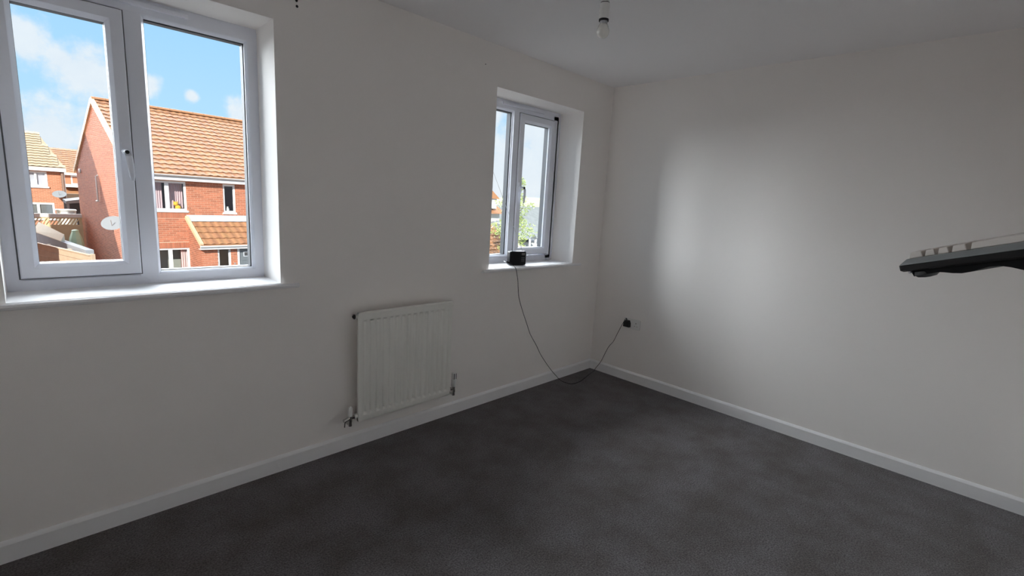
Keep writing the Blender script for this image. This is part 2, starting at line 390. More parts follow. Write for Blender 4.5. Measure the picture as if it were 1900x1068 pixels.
for xx in (rx0+.12, rx1-.12): MB().box(xx-.02, xx+.02, -.06, 0, rz0+.1, rz1-.1).build('wall_bracket', MT['rad'], rad)
MB().lathe([(.013, 0), (.013, .006), (.007, .007), (.007, .012)], (rx0-.011, -.074, rz1-.024), (-1, 0, 0), 14).build('blanking_plug', MT['steel'], rad, smooth=40)
def valve(x, side, capl, pins):
    z = rz0+.028
    b = MB()
    b.tube([(x+side*.0, -.075, z-.047), (x, -.075, z-.03), (x, -.075, z+.012)], [.010, .009, .010], 12)
    b.lathe([(.0125, -.010), (.0125, .006)], (x, -.075, z-.014), (0,0,1), 6)
    b.tube([(x, -.075, z), (x-side*.022, -.075, z), (x-side*.044, -.075, z)], [.008, .012, .009], 6)
    b.tube([(x, -.075, z-.040), (x, -.05, z-.042), (x, 0, z-.042)], .0075, 10)
    b = b.build('valve', MT['chrome'], rad, smooth=30); return b, z
b, z = valve(-2.336, -1, 1, 0)
mb = MB().tube([(-2.336, -.075, z+.004), (-2.352, -.078, z-.002), (-2.376, -.082, z-.006)], [.008, .010, .010], 8); mb.build('drain_spout', MT['chrome'], b, smooth=30)
mb = MB().tube([(-2.368, -.082, z-.008), (-2.374, -.088, z-.040)], .0028, 6); mb.build('drain_lever', MT['steel'], b)
MB().lathe([(.0125, 0), (.0125, .03), (.010, .05), (.005, .055)], (-2.336, -.075, z+.010), n=14).build('valve_cap', MT['plastic'], b, smooth=40)
MB().lathe([(.013, -.006), (.013, .008)], (rx0-.008, -.074, z), (-1,0,0), 10).build('union_collar', MT['plastic'], b, smooth=40)
b, z = valve(-1.622, 1, 0, 1)
MB().lathe([(.012, 0), (.0165, .006), (.0165, .048), (.014, .052), (.014, .057)], (-1.622, -.075, z+.012), n=16).build('valve_head', MT['plastic'], b, smooth=40)
for dx in (-.007, .007): MB().box(-1.622+dx-.0018, -1.622+dx+.0018, -.09, -.075, z+.066, z+.103).build('head_pin', MT['black'], b)
MB().lathe([(.0155, 0), (.0155, .034), (.012, .036)], (-1.622, -.075, z+.068), n=16).build('adjuster_top', MT['plastic'], b, smooth=40)

# ------------------------------------------------------------------ socket, plug adapter, cable, radio
so = thing('wall_socket', (0, -.388, .490), 'white double wall socket low on the blank wall near the corner', 'socket')
MB().box(-.009, .0, -.464, -.312, .449, .533).build('face_plate', MT['plastic'], so, bevel=.003)
for yc in (-.350, -.426):
    r = MB().box(-.0115, -.008, yc+.012 if yc > -.4 else yc-.024, yc+.024 if yc > -.4 else yc-.012, .503, .521).build('rocker_switch', MT['plastic'], so, bevel=.001)
for yc in (-.426,):
    MB().box(-.0095, -.008, yc-.003, yc+.003, .497, .505).build('pin_hole', MT['gasket'], so)
    MB().box(-.0095, -.008, yc+.008, yc+.014, .474, .478).build('pin_hole', MT['gasket'], so)
    MB().box(-.0095, -.008, yc-.014, yc-.008, .474, .478).build('pin_hole', MT['gasket'], so)
pl = thing('plug_adapter', (-.009, -.352, .495), 'black mains plug adapter in the left gang of the socket', 'plug')
def sec(x, s, y0=-.352, z0=.492): return [(x, y0-.029*s, z0-.031*s), (x, y0+.029*s, z0-.031*s), (x, y0+.027*s, z0+.004*s), (x, y0+.017*s, z0+.026*s), (x, y0-.017*s, z0+.026*s), (x, y0-.027*s, z0+.004*s)]
mb = MB().prism(sec(-.009, 1), sec(-.038, .97)).prism(sec(-.038, .97), sec(-.046, .82)); mb.build('plug_body', MT['black'], pl, smooth=30, bevel=.002)
MB().tube([(-.028, -.350, .514), (-.032, -.349, .532), (-.036, -.345, .536)], [.005, .004, .003], 8).build('strain_relief', MT['black'], pl, smooth=50)
def smooth_path(P, k=6):
    P = [Vector(q) for q in P]; out = []
    for i in range(len(P)-1):
        a, b, c, d = P[max(i-1,0)], P[i], P[i+1], P[min(i+2, len(P)-1)]
        for j in range(k):
            t_ = j/k; out.append(.5*((2*b)+(c-a)*t_+(2*a-5*b+4*c-d)*t_*t_+(3*b-a-3*c+d)*t_**3))
    return out+[P[-1]]
path = [(-1.024, .056, .9885), (-1.040, .020, .981), (-1.062, -.020, .978), (-1.073, -.046, .962), (-1.058, -.045, .92), (-1.042, -.040, .879), (-1.029, -.035, .822), (-1.008, -.03, .745), (-.960, -.028, .642), (-.918, -.028, .562), (-.881, -.03, .486), (-.853, -.03, .439),
        (-.784, -.03, .350), (-.725, -.03, .265), (-.652, -.032, .179), (-.584, -.034, .106), (-.507, -.036, .034), (-.478, -.040, .006), (-.492, -.095, .004), (-.476, -.166, .004), (-.382, -.176, .004), (-.272, -.149, .004), (-.146, -.113, .004), (-.050, -.088, .004),
        (-.024, -.082, .02), (-.021, -.129, .095), (-.020, -.187, .234), (-.020, -.235, .304), (-.022, -.269, .384), (-.026, -.310, .475), (-.036, -.338, .524), (-.036, -.345, .536)]
tag(MB().tube(smooth_path(path), .0021, 6).build('power_cable', MT['black_m'], smooth=60), 'thin black power cable hanging from the sill and lying across the carpet corner', 'cable')
ra = thing('radio', (-.93, .07, .972), 'small black portable radio with silver top and long aerial on the far sill', 'radio')
ex, ey = V(.961, -.276, 0), V(.276, .961, 0); A = V(-1.026, .072, .972)
def RP(u, v, z): return A+ex*u+ey*v+V(0,0,z)
def rounded(w_, h_, r, v, n=5, z0=0):
    P = []
    for cx, cz, a0 in ((w_-r, r, -90), (w_-r, h_-r, 0), (r, h_-r, 90), (r, r, 180)):
        for i in range(n+1):
            a = math.radians(a0+90*i/n); P.append(RP(cx+r*math.cos(a), v, z0+cz+r*math.sin(a)))
    return P
mb = MB().prism(rounded(.140, .103, .012, .003, z0=.002), rounded(.140, .103, .012, .040, z0=.002)); bd = mb.build('radio_body', MT['black'], ra, smooth=40, bevel=.002)
mb = MB().obox(RP(.014, .002, .1042), ex*.112, ey*.016, V(0,0,.0018)); tag(mb.build('top_trim', MT['silver'], ra, bevel=.001), 'bright silver strip along the top')
MB().prism(rounded(.132, .095, .010, .000, z0=.006), rounded(.132, .095, .010, .004, z0=.006)).build('front_fascia', MT['black_m'], ra, smooth=40)
tag(MB().obox(RP(.100, -.0015, .077), ex*.026, ey*.003, V(0,0,.016)).build('display', MT['screen'], ra), 'small grey display at the upper corner')
for i in range(3):
    for j in range(3): MB().obox(RP(.100+i*.0095, -.001, .030+j*.012), ex*.006, ey*.003, V(0,0,.006)).build('button', MT['deck'], ra)
mb = MB()
for i in range(11):
    for j in range(9): mb.lathe([(.0018, 0), (.0018, .0012)], RP(.014+i*.0072, -.0002, .018+j*.009), -ey, 6)
mb.build('speaker_grille', MT['black'], ra, kind='stuff')
MB().lathe([(.010, 0), (.010, .008)], RP(.140, .026, .075), ex, 14).build('tuning_knob', MT['black'], ra, smooth=40)
ab = RP(.122, .03, .107)
tip = V(-1.235, .085, 1.655)
mb = MB().tube([ab-V(0,0,.004), ab, ab+(tip-ab)*.33, ab+(tip-ab)*.66, tip], [.0022, .0020, .0016, .0012, .0009], 8); mb.sphere(tip, .0022, .0022, .0022)
mb.build('aerial', MT['silver'], ra, smooth=60)
ck = thing('cable_connector', (-1.035, .06, .985), 'dark moulded cable connector poking out beside the radio', 'connector')
MB().tube([(-1.070, .062, 1.003), (-1.050, .060, .996), (-1.036, .058, .990), (-1.022, .055, .9875)], [.005, .009, .0095, .005], 10).build('connector_body', MT['black'], ck, smooth=40)
MB().tube([(-1.086, .066, 1.008), (-1.068, .062, 1.002)], .003, 8).build('connector_tip', MT['silver'], ck, smooth=40)

# ------------------------------------------------------------------ pendant bulb
bx, by = -2.085, -1.375
pd = thing('pendant_light', (bx, by, H), 'white pendant lampholder with a bare frosted bulb, switched off', 'light')
MB().lathe([(.045, 0), (.045, -.010), (.030, -.020), (.008, -.026)], (bx, by, H), n=24).build('ceiling_rose', MT['plastic'], pd, smooth=35)
MB().tube([(bx, by, H-.02), (bx, by, 2.135)], .0035, 8).build('flex', MT['plastic'], pd, smooth=60)
MB().lathe([(.005, .105), (.009, .098), (.0135, .080), (.0155, .055)], (bx, by, 2.038), n=20).build('lampholder_cap', MT['plastic'], pd, smooth=45)
MB().lathe([(.0150, .053), (.0150, .0555)], (bx, by, 2.038), n=20).build('joint_ring', MT['gasket'], pd)
MB().lathe([(.0165, .052), (.0172, .02), (.0175, .004)], (bx, by, 2.038), n=20).build('lampholder_skirt', MT['plastic'], pd, smooth=45)
MB().lathe([(.0165, -.002), (.0165, .004)], (bx, by, 2.038), n=20).build('joint_ring', MT['gasket'], pd)
bb = MB().lathe([(.0125, -.002), (.0125, -.012)], (bx, by, 2.038), n=20).build('bulb_collar', MT['silver'], pd, smooth=45)
pr = [(.0125, -.010), (.016, -.016)] + [(.0215*math.cos(a), -.034-.0215*math.sin(a)) for a in [math.radians(x) for x in range(-35, 90, 12)]] + [(.001, -.0555)]
MB().lathe(pr, (bx, by, 2.038), n=24).build('bulb', MT['bulb'], pd, smooth=60)

# ------------------------------------------------------------------ keyboard on its stand (right edge of the view)
def ray(u, v): return fw + r2*((u-950)/892.24) - u2*((v-534)/892.24)
T = CAM+ray(1661, 494)*.62; T2 = CAM+ray(1900, 462)*.45
e1 = (T2-T).normalized()                      # along the front edge toward the viewer
h2 = V(-e1.y, e1.x, 0).normalized()           # away from the viewer
if h2.dot(CAM-T) > 0: h2 = -h2
lo_, hi2 = -.6, .6
for _ in range(40):                           # key plane seen almost edge-on
    mid = (lo_+hi2)/2; q = h2+V(0,0,mid); e2 = (q-e1*q.dot(e1)).normalized(); e3 = e1.cross(e2)
    if e3.z < 0: e3 = -e3
    if e3.dot(CAM-T) > .0175: hi2 = mid
    else: lo_ = mid
def K(a, b, c): return T+e1*a+e2*b+e3*c
kb = thing('computer_keyboard', tuple(T), 'black computer keyboard with grey keys jutting in from the right edge', 'keyboard')
n = 6
def kpoly(c, ins=0, r=.010):
    P = []
    for ca, cb, a0 in ((.44-r, r, -90), (.44-r, .15-r, 0), (r, .15-r, 90), (r, r, 180)):
        for i in range(n+1):
            a = math.radians(a0+90*i/n); P.append(K(ca+(r-ins)*math.cos(a), cb+(r-ins)*math.sin(a), c))
    return P
mb = MB().prism(kpoly(-.0065), kpoly(.0)); mb.prism(kpoly(-.0065), kpoly(-.0085, .003)); mb.build('case', MT['black'], kb, smooth=40)
BZ, BH = .010, .0068      # sloping front bezel, then the level key deck
mb = MB().prism([K(.004, .001, 0), K(.436, .001, 0), K(.436, .149, 0), K(.004, .149, 0)], [K(.007, BZ, BH), K(.433, BZ, BH), K(.433, .147, BH), K(.007, .147, BH)])
tag(mb.build('top_deck', MT['deck'], kb, bevel=.0012), 'grey sloping bezel and deck under the keys')
# deeper underside that starts a little in from the corner, with its lumps
mb = MB()
ns = 36; prof = []
for i in range(ns+1):
    a = .018+.42*i/ns
    d = .0125+.0075*min(1, i/14) + .0028*math.sin(a*75+1.0)+.002*math.sin(a*41)
    prof.append((a, d))
vs = []
for a, d in prof: vs += [K(a, .004, -.006), K(a, .007, -d), K(a, .14, -d), K(a, .145, -.006)]
fs = [(i*4+j, i*4+(j+1) % 4, i*4+4+(j+1) % 4, i*4+4+j) for i in range(ns) for j in range(4)] + [(0,1,2,3), (ns*4, ns*4+1, ns*4+2, ns*4+3)]
mb.add(vs, fs); mb.build('underside', MT['black_m'], kb, smooth=50)
for a in (.030, .40):
    mb = MB(); q = K(a, .014, -.0145)
    mb.lathe([(.011, .004), (.012, 0), (.009, -.003), (.003, -.004)], q, e3, 14); mb.build('rubber_foot', MT['gasket'], kb, smooth=50)
tag(MB().lathe([(.002, 0), (.002, .003)], K(.0175, .006, -.0095), -e2, 8).build('indicator_lens', MT['silver'], kb), 'tiny bright lens at the corner')
KEYS = [(.005, .027), (.031, .047), (.051, .067), (.071, .091), (.096, .200), (.205, .222), (.226, .243), (.247, .264), (.268, .292), (.305, .322), (.324, .341), (.343, .360), (.37, .405), (.408, .43)]
def key(a0, a1, b0, b1, h=.0072):
    h += BH; b0 += .003; b1 += .003; lo = [K(a0, b0, BH), K(a1, b0, BH), K(a1, b1, BH), K(a0, b1, BH)]; i = .0022
    hi_ = [K(a0+i, b0+i*.6, h), K(a1-i, b0+i*.6, h), K(a1-i, b1-i*1.4, h+.0012), K(a0+i, b1-i*1.4, h+.0012)]
    return MB().prism(lo, hi_).build('key', MT['key'], kb, bevel=.0008)
for a0, a1 in KEYS: key(a0, a1, .012, .029)
for row in range(1, 6):
    b0 = .012+.0195*row+(.003 if row == 5 else 0); a = .008
    sh = [0, .012, .004, .008, .0, .0][row]
    first = True
    while a < .425:
        wk = .0165+(sh if first else 0); key(a, min(a+wk, .432), b0, b0+.0165); a += wk+.0028; first = False
        if .292 < a < .305: a = .305
        if .355 < a < .37: a = .37
st = thing('keyboard_stand', (-2.99, -2.60, 0), 'black tripod stand carrying the keyboard, its plate tilted', 'stand')
pc = K(.30, .085, -.027)
mb = MB().obox(K(.20, .03, -.032), e1*.20, e2*.11, e3*.009); mb.build('tray_plate', MT['black_m'], st, bevel=.002)
MB().tube([(pc.x, pc.y, pc.z-.01), (pc.x, pc.y, .12)], [.012, .015], 12).build('post', MT['steel'], st, smooth=50)
for k in range(3):
    a = math.radians(20+120*k)
    MB().tube([(pc.x, pc.y, .16), (pc.x+.16*math.cos(a), pc.y+.16*math.sin(a), .012)], [.010, .009], 8).build('leg', MT['steel'], st, smooth=50)

# ------------------------------------------------------------------ outside: ground, own house shell
GZ = -2.6
tag(MB().box(-60, 120, TH, 400, GZ-.3, GZ).build('ground', MT['tarmac']), 'paved ground between the houses', 'ground', kind='structure')
tag(MB().box(-7, 6, -8, TH, GZ, -.32).build('wall_outside', MT['brick2']), 'brick storey under the room', 'wall', kind='structure')
mb = MB(); mb.prism([(-7, .75, 2.62), (-7, -4, 5.3), (-7, -8.6, 2.62), (-7, -8.6, 2.60), (-7, .75, 2.60)], [(6, .75, 2.62), (6, -4, 5.3), (6, -8.6, 2.62), (6, -8.6, 2.60), (6, .75, 2.60)])
tag(mb.build('roof', MT['tile']), 'tiled roof above the room', 'roof', kind='structure')

# ------------------------------------------------------------------ outside: brick and tile builders (in a house's own frame)
def bricks(mb, o, ax, nrm, u0, u1, z0, z1, holes=(), inside=None, h=.065, pitch=.075, L=.215, gap=.010, proud=.007):
    o, ax, nrm = Vector(o), Vector(ax), Vector(nrm); zz = V(0,0,1); k = 0; z = z0
    while z + h <= z1 + .001:
        x = u0 - (.1125 if k % 2 else 0)
        while x < u1:
            a, b = max(x, u0), min(x+L, u1); x += L+gap
            if b-a < .03: continue
            segs = [(a, b)]
            for hx0, hx1, hz0, hz1 in holes:
                if z+h > hz0+.004 and z < hz1-.004:
                    ns_ = []
                    for p0, p1 in segs:
                        if p1 <= hx0 or p0 >= hx1: ns_.append((p0, p1)); continue
                        if p0 < hx0-.02: ns_.append((p0, hx0))
                        if p1 > hx1+.02: ns_.append((hx1, p1))
                    segs = ns_
            for p0, p1 in segs:
                if inside and not (inside(p0, z+h) and inside(p1, z+h)): continue
                i = .002
                lo = [o+ax*p0+zz*z, o+ax*p1+zz*z, o+ax*p1+zz*(z+h), o+ax*p0+zz*(z+h)]
                hi_ = [o+ax*(p0+i)+zz*(z+i)+nrm*proud, o+ax*(p1-i)+zz*(z+i)+nrm*proud, o+ax*(p1-i)+zz*(z+h-i)+nrm*proud, o+ax*(p0+i)+zz*(z+h-i)+nrm*proud]
                mb.add(lo+hi_, [(4,5,6,7),(0,1,5,4),(1,2,6,5),(2,3,7,6),(3,0,4,7)])
        z += pitch; k += 1
def soldiers(mb, o, ax, nrm, u0, u1, z0, h=.215):
    o, ax, nrm = Vector(o), Vector(ax), Vector(nrm); x = u0
    while x < u1-.03:
        mb.obox(o+ax*x+V(0,0,z0)+nrm*0, ax*.065, nrm*.008, V(0,0,h)); x += .075
def tile_mesh(mb, o, ax, sl, nr, w_, g, lap=.05, rise=.022, th=.012, seg=6):
    """one pantile: o lower-left corner, ax along the eaves, sl up the slope, nr slope normal"""
    o = Vector(o); top = []; bot = []; back = []
    for i in range(seg+1):
        u = i/seg
        z = rise*math.sin(PI*u/.62) if u < .62 else -rise*.3*math.sin(PI*(u-.62)/.38)
        top.append(o+ax*(w_*u)+nr*(z+th+.030)); bot.append(o+ax*(w_*u)+sl*.03+nr*(z+.014)); back.append(o+ax*(w_*u)+sl*(g+lap)+nr*(z*.9+.004))
    k = seg+1
    mb.add(top+bot+back, [(i, i+1, 2*k+i+1, 2*k+i) for i in range(seg)] + [(k+i, k+i+1, i+1, i) for i in range(seg)])
def tile_field(mb, o, ax, sl, nr, x0, x1, slope_len, w_=.27, g=.33, keep=None, seg=5):
    rows = int(slope_len/g)
    for r in range(rows):
        x = x0
        while x < x1-.05:
            if keep is None or keep(x, r*g): tile_mesh(mb, Vector(o)+ax*x+sl*(r*g), ax, sl, nr, w_, g, seg=seg)
            x += w_
def wall_holes(mb, x0, x1, y0, y1, z0, z1, holes):
    """wall in local XZ made of solid cells round the openings"""
    xs_ = sorted({x0, x1, *[h[0] for h in holes], *[h[1] for h in holes]}); zs_ = sorted({z0, z1, *[h[2] for h in holes], *[h[3] for h in holes]})
    for a, b in zip(xs_, xs_[1:]):
        for c, d in zip(zs_, zs_[1:]):
            mx_, mz_ = (a+b)/2, (c+d)/2
            if not any(h[0] < mx_ < h[1] and h[2] < mz_ < h[3] for h in holes): mb.box(a, b, y0, y1, c, d)
def house_window(par, x0, x1, z0, z1, y, mulls=(), fr=.07, sillz=True, depth=.05):
    m_ = MB().ring(x0, x1, z0, z1, [(0, y+depth), (0, y), (fr-.01, y), (fr, y+.015), (fr, y+depth)])
    for a, b in mulls: m_.box(a, b, y+.001, y+depth, z0+.02, z1-.02)
    wn = m_.build('window', MT['fascia'], par, local=True)
    ed = [x0+fr-.01] + [q for ab_ in mulls for q in ab_] + [x1-fr+.01]
    for a, b in zip(ed[::2], ed[1::2]): MB().box(a-.005, b+.005, y+.03, y+.036, z0+fr-.02, z1-fr+.02).build('pane', MT['glass_h'], wn, local=True)
    if sillz: MB().box(x0-.04, x1+.04, y-.06, y+.03, z0-.07, z0+.005).build('window_sill', MT['fascia'], wn, local=True, bevel=.01)
    return wn
MT['glass_h'] = glass_mat('house_glass', (.95, .95, .95), 1.0)

# ------------------------------------------------------------------ the brick house opposite (own frame: X along front, Y into depth)
TH5 = math.radians(5.5)
hs = thing('house', (-.83, 19.91, 0), 'orange brick house opposite with pantile roof, its gable half in shade', 'house', rz=TH5)
HX, HD, ZE, ZR = 9.0, 9.2, 1.62, 4.66
XA, YA, ZA = V(1,0,0), V(0,1,0), V(0,0,1)
h1 = [(.50, 1.75, .40, 1.50), (3.06, 3.52, .36, 1.50), (.50, 1.75, -2.10, -1.05)]
mb = MB(); wall_holes(mb, .02, HX, .0, .12, GZ, ZE, h1); fwall = mb.build('front_wall', MT['mortar'], hs, local=True)
mb = MB()
sold = [(.42, 1.83, .40-.07-.225, .40-.07), (2.98, 3.60, .36-.07-.225, .36-.07), (.42, 1.83, -1.05, -.82)]
bricks(mb, (0, 0, 0), XA, -YA, 0, HX, GZ, ZE-.03, holes=h1+sold+[(1.70, 5.2, -.0, .18)])
for a in sold: soldiers(mb, (0, 0, 0), XA, -YA, a[0]+.01, a[1], a[2]+.005)
mb.build('brickwork', MT['brick'], fwall, local=True, kind='stuff')
slope = lambda y: ZE+.15+(ZR-ZE-.15)*(1-abs(y-HD/2)/(HD/2+.3))
gp = [(0, GZ), (HD, GZ), (HD, ZE+.1), (HD/2, ZR-.08), (0, ZE+.1)]
gw = MB().prism([(0, y, z) for y, z in gp], [(.1, y, z) for y, z in gp]).build('gable_wall', MT['mortar'], hs, local=True)
mb = MB(); bricks(mb, (0, 0, 0), YA, -XA, 0, HD, GZ, ZR-.1, inside=lambda u, z: z < slope(u)-.10)
mb.build('brickwork', MT['brick'], gw, local=True, kind='stuff')
gp2 = [(HX-.1, y, z) for y, z in gp]
MB().prism(gp2, [(HX, y, z) for y, z in gp]).build('far_gable_wall', MT['brick2'], hs, local=True)
MB().box(.05, HX-.05, HD-.1, HD, GZ, ZE+.1).build('rear_wall', MT['brick2'], hs, local=True)
MB().box(.12, HX-.1, .70, .80, -.05, ZE).build('inner_wall', MT['lilac'], hs, local=True)
MB().box(.12, HX-.1, .70, .80, GZ, -.25).build('inner_wall', MT['sky_reflection'], hs, local=True)  # grey panel stands in for sky reflected in the lower window
for a, b, z_ in ((.45, 1.80, .40), (3.0, 3.58, .36)): MB().box(a, b, .08, .36, z_-.03, z_+.012).build('window_board', MT['white'], hs, local=True)
MB().box(.12, HX-.1, .12, .8, -.25, -.05).build('inner_floor', MT['white'], hs, local=True)
# roof: two slabs, tiles as parts in front, ridge and verge
ov = .30; run = HD/2+ov; rise_ = ZR-.06-(ZE+.15); SL = math.hypot(run, rise_)
sl = V(0, run/SL, rise_/SL); nr = V(0, -rise_/SL, run/SL)
ro = V(0, -ov, ZE+.13)
rf = MB()
rf.obox(ro+XA*-.03, XA*(HX+.06), sl*SL, nr*.04)
sl_b = V(0, -run/SL, rise_/SL); nr_b = V(0, rise_/SL, run/SL)
rf.obox(V(-.03, HD+ov, ZE+.13), XA*(HX+.06), sl_b*SL, nr_b*.05)
roof = rf.build('roof', MT['tile'], hs, local=True)
TW, TG = .27, SL/17.0
base = MB(); tile_mesh(base, (0, 0, 0), XA, sl, nr, TW, TG); tme = base.mesh('roof_tile', MT['tile'], 40)
t2 = [tme]
for kx in range(3):
    c_ = tme.copy(); c_.materials.clear()
    f_ = (.95, 1.04, .98)[kx]; c_.materials.append(mat('terracotta_tile_shade', (.34*f_, .16*f_*f_, .075*f_), .75, noise=(5, .06))); t2.append(c_)
for r in range(17):
    for cx_ in range(17):
        o = bpy.data.objects.new('roof_tile', R.choice(t2)); C.objects.link(o); o.parent = roof
        o.location = ro+XA*(.02+cx_*TW)+sl*(r*TG)+nr*(.03+R.uniform(0, .004))
mb = MB(); tile_field(mb, ro+nr*.03, XA, sl, nr, .02+17*TW, HX, SL+.01, TW, TG); mb.build('roof_tiles_beyond', MT['tile'], roof, local=True, kind='stuff', smooth=40)
for i in range(20):   # ridge tiles
    x = -.04+.45*i
    m_ = MB(); a = [V(x, HD/2, ZR)+V(0, .13*math.cos(t_), .10*math.sin(t_)-.03) for t_ in [PI*q/8 for q in range(9)]]
    m_.prism(a, [q+XA*.44 for q in a]).build('ridge_tile', MT['tile'], roof, local=True, smooth=50)
for i in range(17):   # stepped cream verge units
    p0 = ro+XA*-.075+sl*(i*TG)-nr*.10
    MB().obox(p0, XA*.11, sl*(TG*.97), nr*(.20)).build('verge_cap', MT['verge'], roof, local=True)
    p0 = V(-.075, HD+ov, ZE+.13)+sl_b*(i*TG)-nr_b*.10
    MB().obox(p0, XA*.11, sl_b*(TG*.97), nr_b*(.20)).build('verge_cap', MT['verge'], roof, local=True)
MB().box(-.02, HX, -ov-.005, -ov+.02, ZE-.07, ZE+.13).build('fascia_board', MT['fascia'], hs, local=True)
MB().box(-.02, HX, -ov, .0, ZE-.08, ZE-.06).build('soffit', MT['fascia'], hs, local=True)
g = [V(0, -ov-.06+.055*math.cos(t_), ZE+.11+.055*math.sin(t_)) for t_ in [PI+PI*q/8 for q in range(9)]]
MB().prism([q+XA*-.03 for q in g], [q+XA*HX for q in g]).build('gutter', MT['gutter'], hs, local=True, smooth=50)
house_window(hs, .50, 1.75, .40, 1.50, .02, [(1.06, 1.19)])
house_window(hs, 3.06, 3.52, .36, 1.50, .02)
house_window(hs, .50, 1.75, -2.10, -1.05, .02, [(1.05, 1.18)])
# gable fittings
MB().tube([(-.09, 4.72, .52), (-.09, 4.72, 1.53), (-.02, 4.72, 1.58)], .03, 8).build('waste_pipe', MT['white'], hs, local=True, smooth=50)
MB().tube([(-.09, 4.66, .52), (-.09, 5.05, .50)], .03, 8).build('pipe_foot', MT['white'], hs, local=True, smooth=50)
MB().lathe([(.10, 0), (.10, .05), (.07, .07)], (-.005, 8.2, 1.75), (-1, 0, 0), 14).build('wall_vent', MT['fascia'], hs, local=True, smooth=40)
def dish(par, c, n_, r, wallp, local=True):
    c, n_ = Vector(c), Vector(n_).normalized()
    m_ = MB().lathe([(r, .10*r*2), (r*.8, .06*r*2), (r*.5, .025*r*2), (.02, 0), (.02, -.015), (r*.5, .012), (r*.8, .05*r*2-.01), (r*.99, .095*r*2)], c, n_, 24)
    d_ = m_.build('satellite_dish', MT['dish'], par, local=True, smooth=60)
    MB().tube([Vector(wallp), c-n_*.02], .02, 8).build('dish_bracket', MT['gutter'], d_, local=True)
    MB().tube([c-V(0,0,r*.9)+n_*.05, c+n_*r*1.1-V(0,0,r*.3)], .012, 6).build('dish_arm', MT['gutter'], d_, local=True)
MT['dish'] = mat('pale_grey_dish', (.24, .255, .27), .45)
dish(hs, (-.37, 1.0, -.20), (-.30, -.62, .72), .35, (0, 1.15, -.35))
# porch
PX0, PX1, PY = 1.74, 5.1, -1.30
hp_ = [(2.31, 2.78, -2.2, -.95), (3.05, 4.0, GZ, -.93)]
mb = MB(); wall_holes(mb, PX0+.02, PX1, PY, PY+.1, GZ, -.80, hp_)
mb.prism([(PX0+.02, PY+.1, GZ), (PX0+.02, -.0, GZ), (PX0+.02, 0, .10), (PX0+.02, PY+.1, -.75)], [(PX0+.1, PY+.1, GZ), (PX0+.1, 0, GZ), (PX0+.1, 0, .10), (PX0+.1, PY+.1, -.75)])
pw = mb.build('porch_wall', MT['mortar'], hs, local=True)
mb = MB(); bricks(mb, (0, PY, 0), XA, -YA, PX0, PX1, GZ, -.83, holes=hp_)
bricks(mb, (PX0+.02, 0, 0), -YA, -XA, 0, -PY, GZ, .05, inside=lambda u, z: z < .06-u*.66)
mb.build('brickwork', MT['brick'], pw, local=True, kind='stuff')
prun, prise = 1.52, .94; PS = math.hypot(prun, prise); psl = V(0, prun/PS, prise/PS); pnr = V(0, -prise/PS, prun/PS); po = V(0, -1.52, -.83)
pr_ = MB().obox(po+XA*(PX0-.06), XA*(PX1-PX0+.12), psl*PS, pnr*.04).build('porch_roof', MT['tile'], hs, local=True)
PG = PS*.84/4
for r in range(4):
    for cx_ in range(9 if True else 0):
        m_ = MB(); tile_mesh(m_, po+XA*(PX0+.02+cx_*TW)+psl*(r*PG)+pnr*.03, XA, psl, pnr, TW, PG, lap=.04)
        m_.build('porch_tile', t2[(r*3+cx_) % 4].materials[0], pr_, local=True, smooth=40)
mb = MB(); tile_field(mb, po+pnr*.03, XA, psl, pnr, PX0+.02+9*TW, PX1, PG*4+.01, TW, PG); mb.build('porch_tiles_beyond', MT['tile'], pr_, local=True, kind='stuff', smooth=40)
fl = MB(); fp = po+psl*(PG*4-.03)+pnr*.075
for i in range(13): fl.obox(fp+XA*(PX0-.03+i*.27), XA*.268, psl*(PS-PG*4+.04), pnr*(.012+.006*(i % 2)))
fl.box(PX0-.03, PX1, -.012, .0, .12, .24)
fl.build('lead_flashing', MT['lead'], pr_, local=True)
MB().obox(po+XA*(PX0-.09)-pnr*.02, XA*.11, psl*PS, pnr*.13).build('verge_cap', MT['verge'], pr_, local=True)
MB().box(PX0-.08, PX1, -1.54, -1.52, -.97, -.83).build('fascia_board', MT['fascia'], pr_, local=True)
MB().box(PX0-.08, PX1, -1.53, PY, -.97, -.95).build('soffit', MT['fascia'], pr_, local=True)
g = [V(0, -1.58+.05*math.cos(t_), -.84+.05*math.sin(t_)) for t_ in [PI+PI*q/8 for q in range(9)]]
MB().prism([q+XA*(PX0-.1) for q in g], [q+XA*PX1 for q in g]).build('gutter', MT['fascia'], pr_, local=True, smooth=50)
house_window(hs, 2.31, 2.78, -2.2, -.95, PY+.02, sillz=False)
MB().box(PX0+.12, PX1, -.35, -.30, GZ, -.2).build('porch_inner_wall', MT['beige'], hs, local=True)
dr = MB().box(3.05, 4.0, PY+.04, PY+.09, GZ, -1.0).build('front_door', MT['door'], hs, local=True)
df = MB(); df.box(3.02, 3.10, PY-.01, PY+.09, GZ, -.93); df.box(3.95, 4.03, PY-.01, PY+.09, GZ, -.93); df.box(3.02, 4.03, PY-.01, PY+.09, -1.0, -.93); df.build('door_frame', MT['fascia'], dr, local=True)
MB().ring(3.26, 3.52, -1.33, -1.13, [(0, PY+.04), (0, PY+.02), (.03, PY+.02), (.03, PY+.04)]).build('door_light', MT['lead'], dr, local=True)
MB().box(3.29, 3.49, PY+.03, PY+.039, -1.30, -1.16).build('door_pane', MT['dark'], dr, local=True)
for a, b, c, d in ((3.18, 3.42, -1.98, -1.45), (3.46, 3.80, -1.98, -1.45)): MB().ring(a, b, c, d, [(0, PY+.04), (.01, PY+.025), (.03, PY+.025), (.04, PY+.04)]).build('door_panel', MT['door'], dr, local=True)
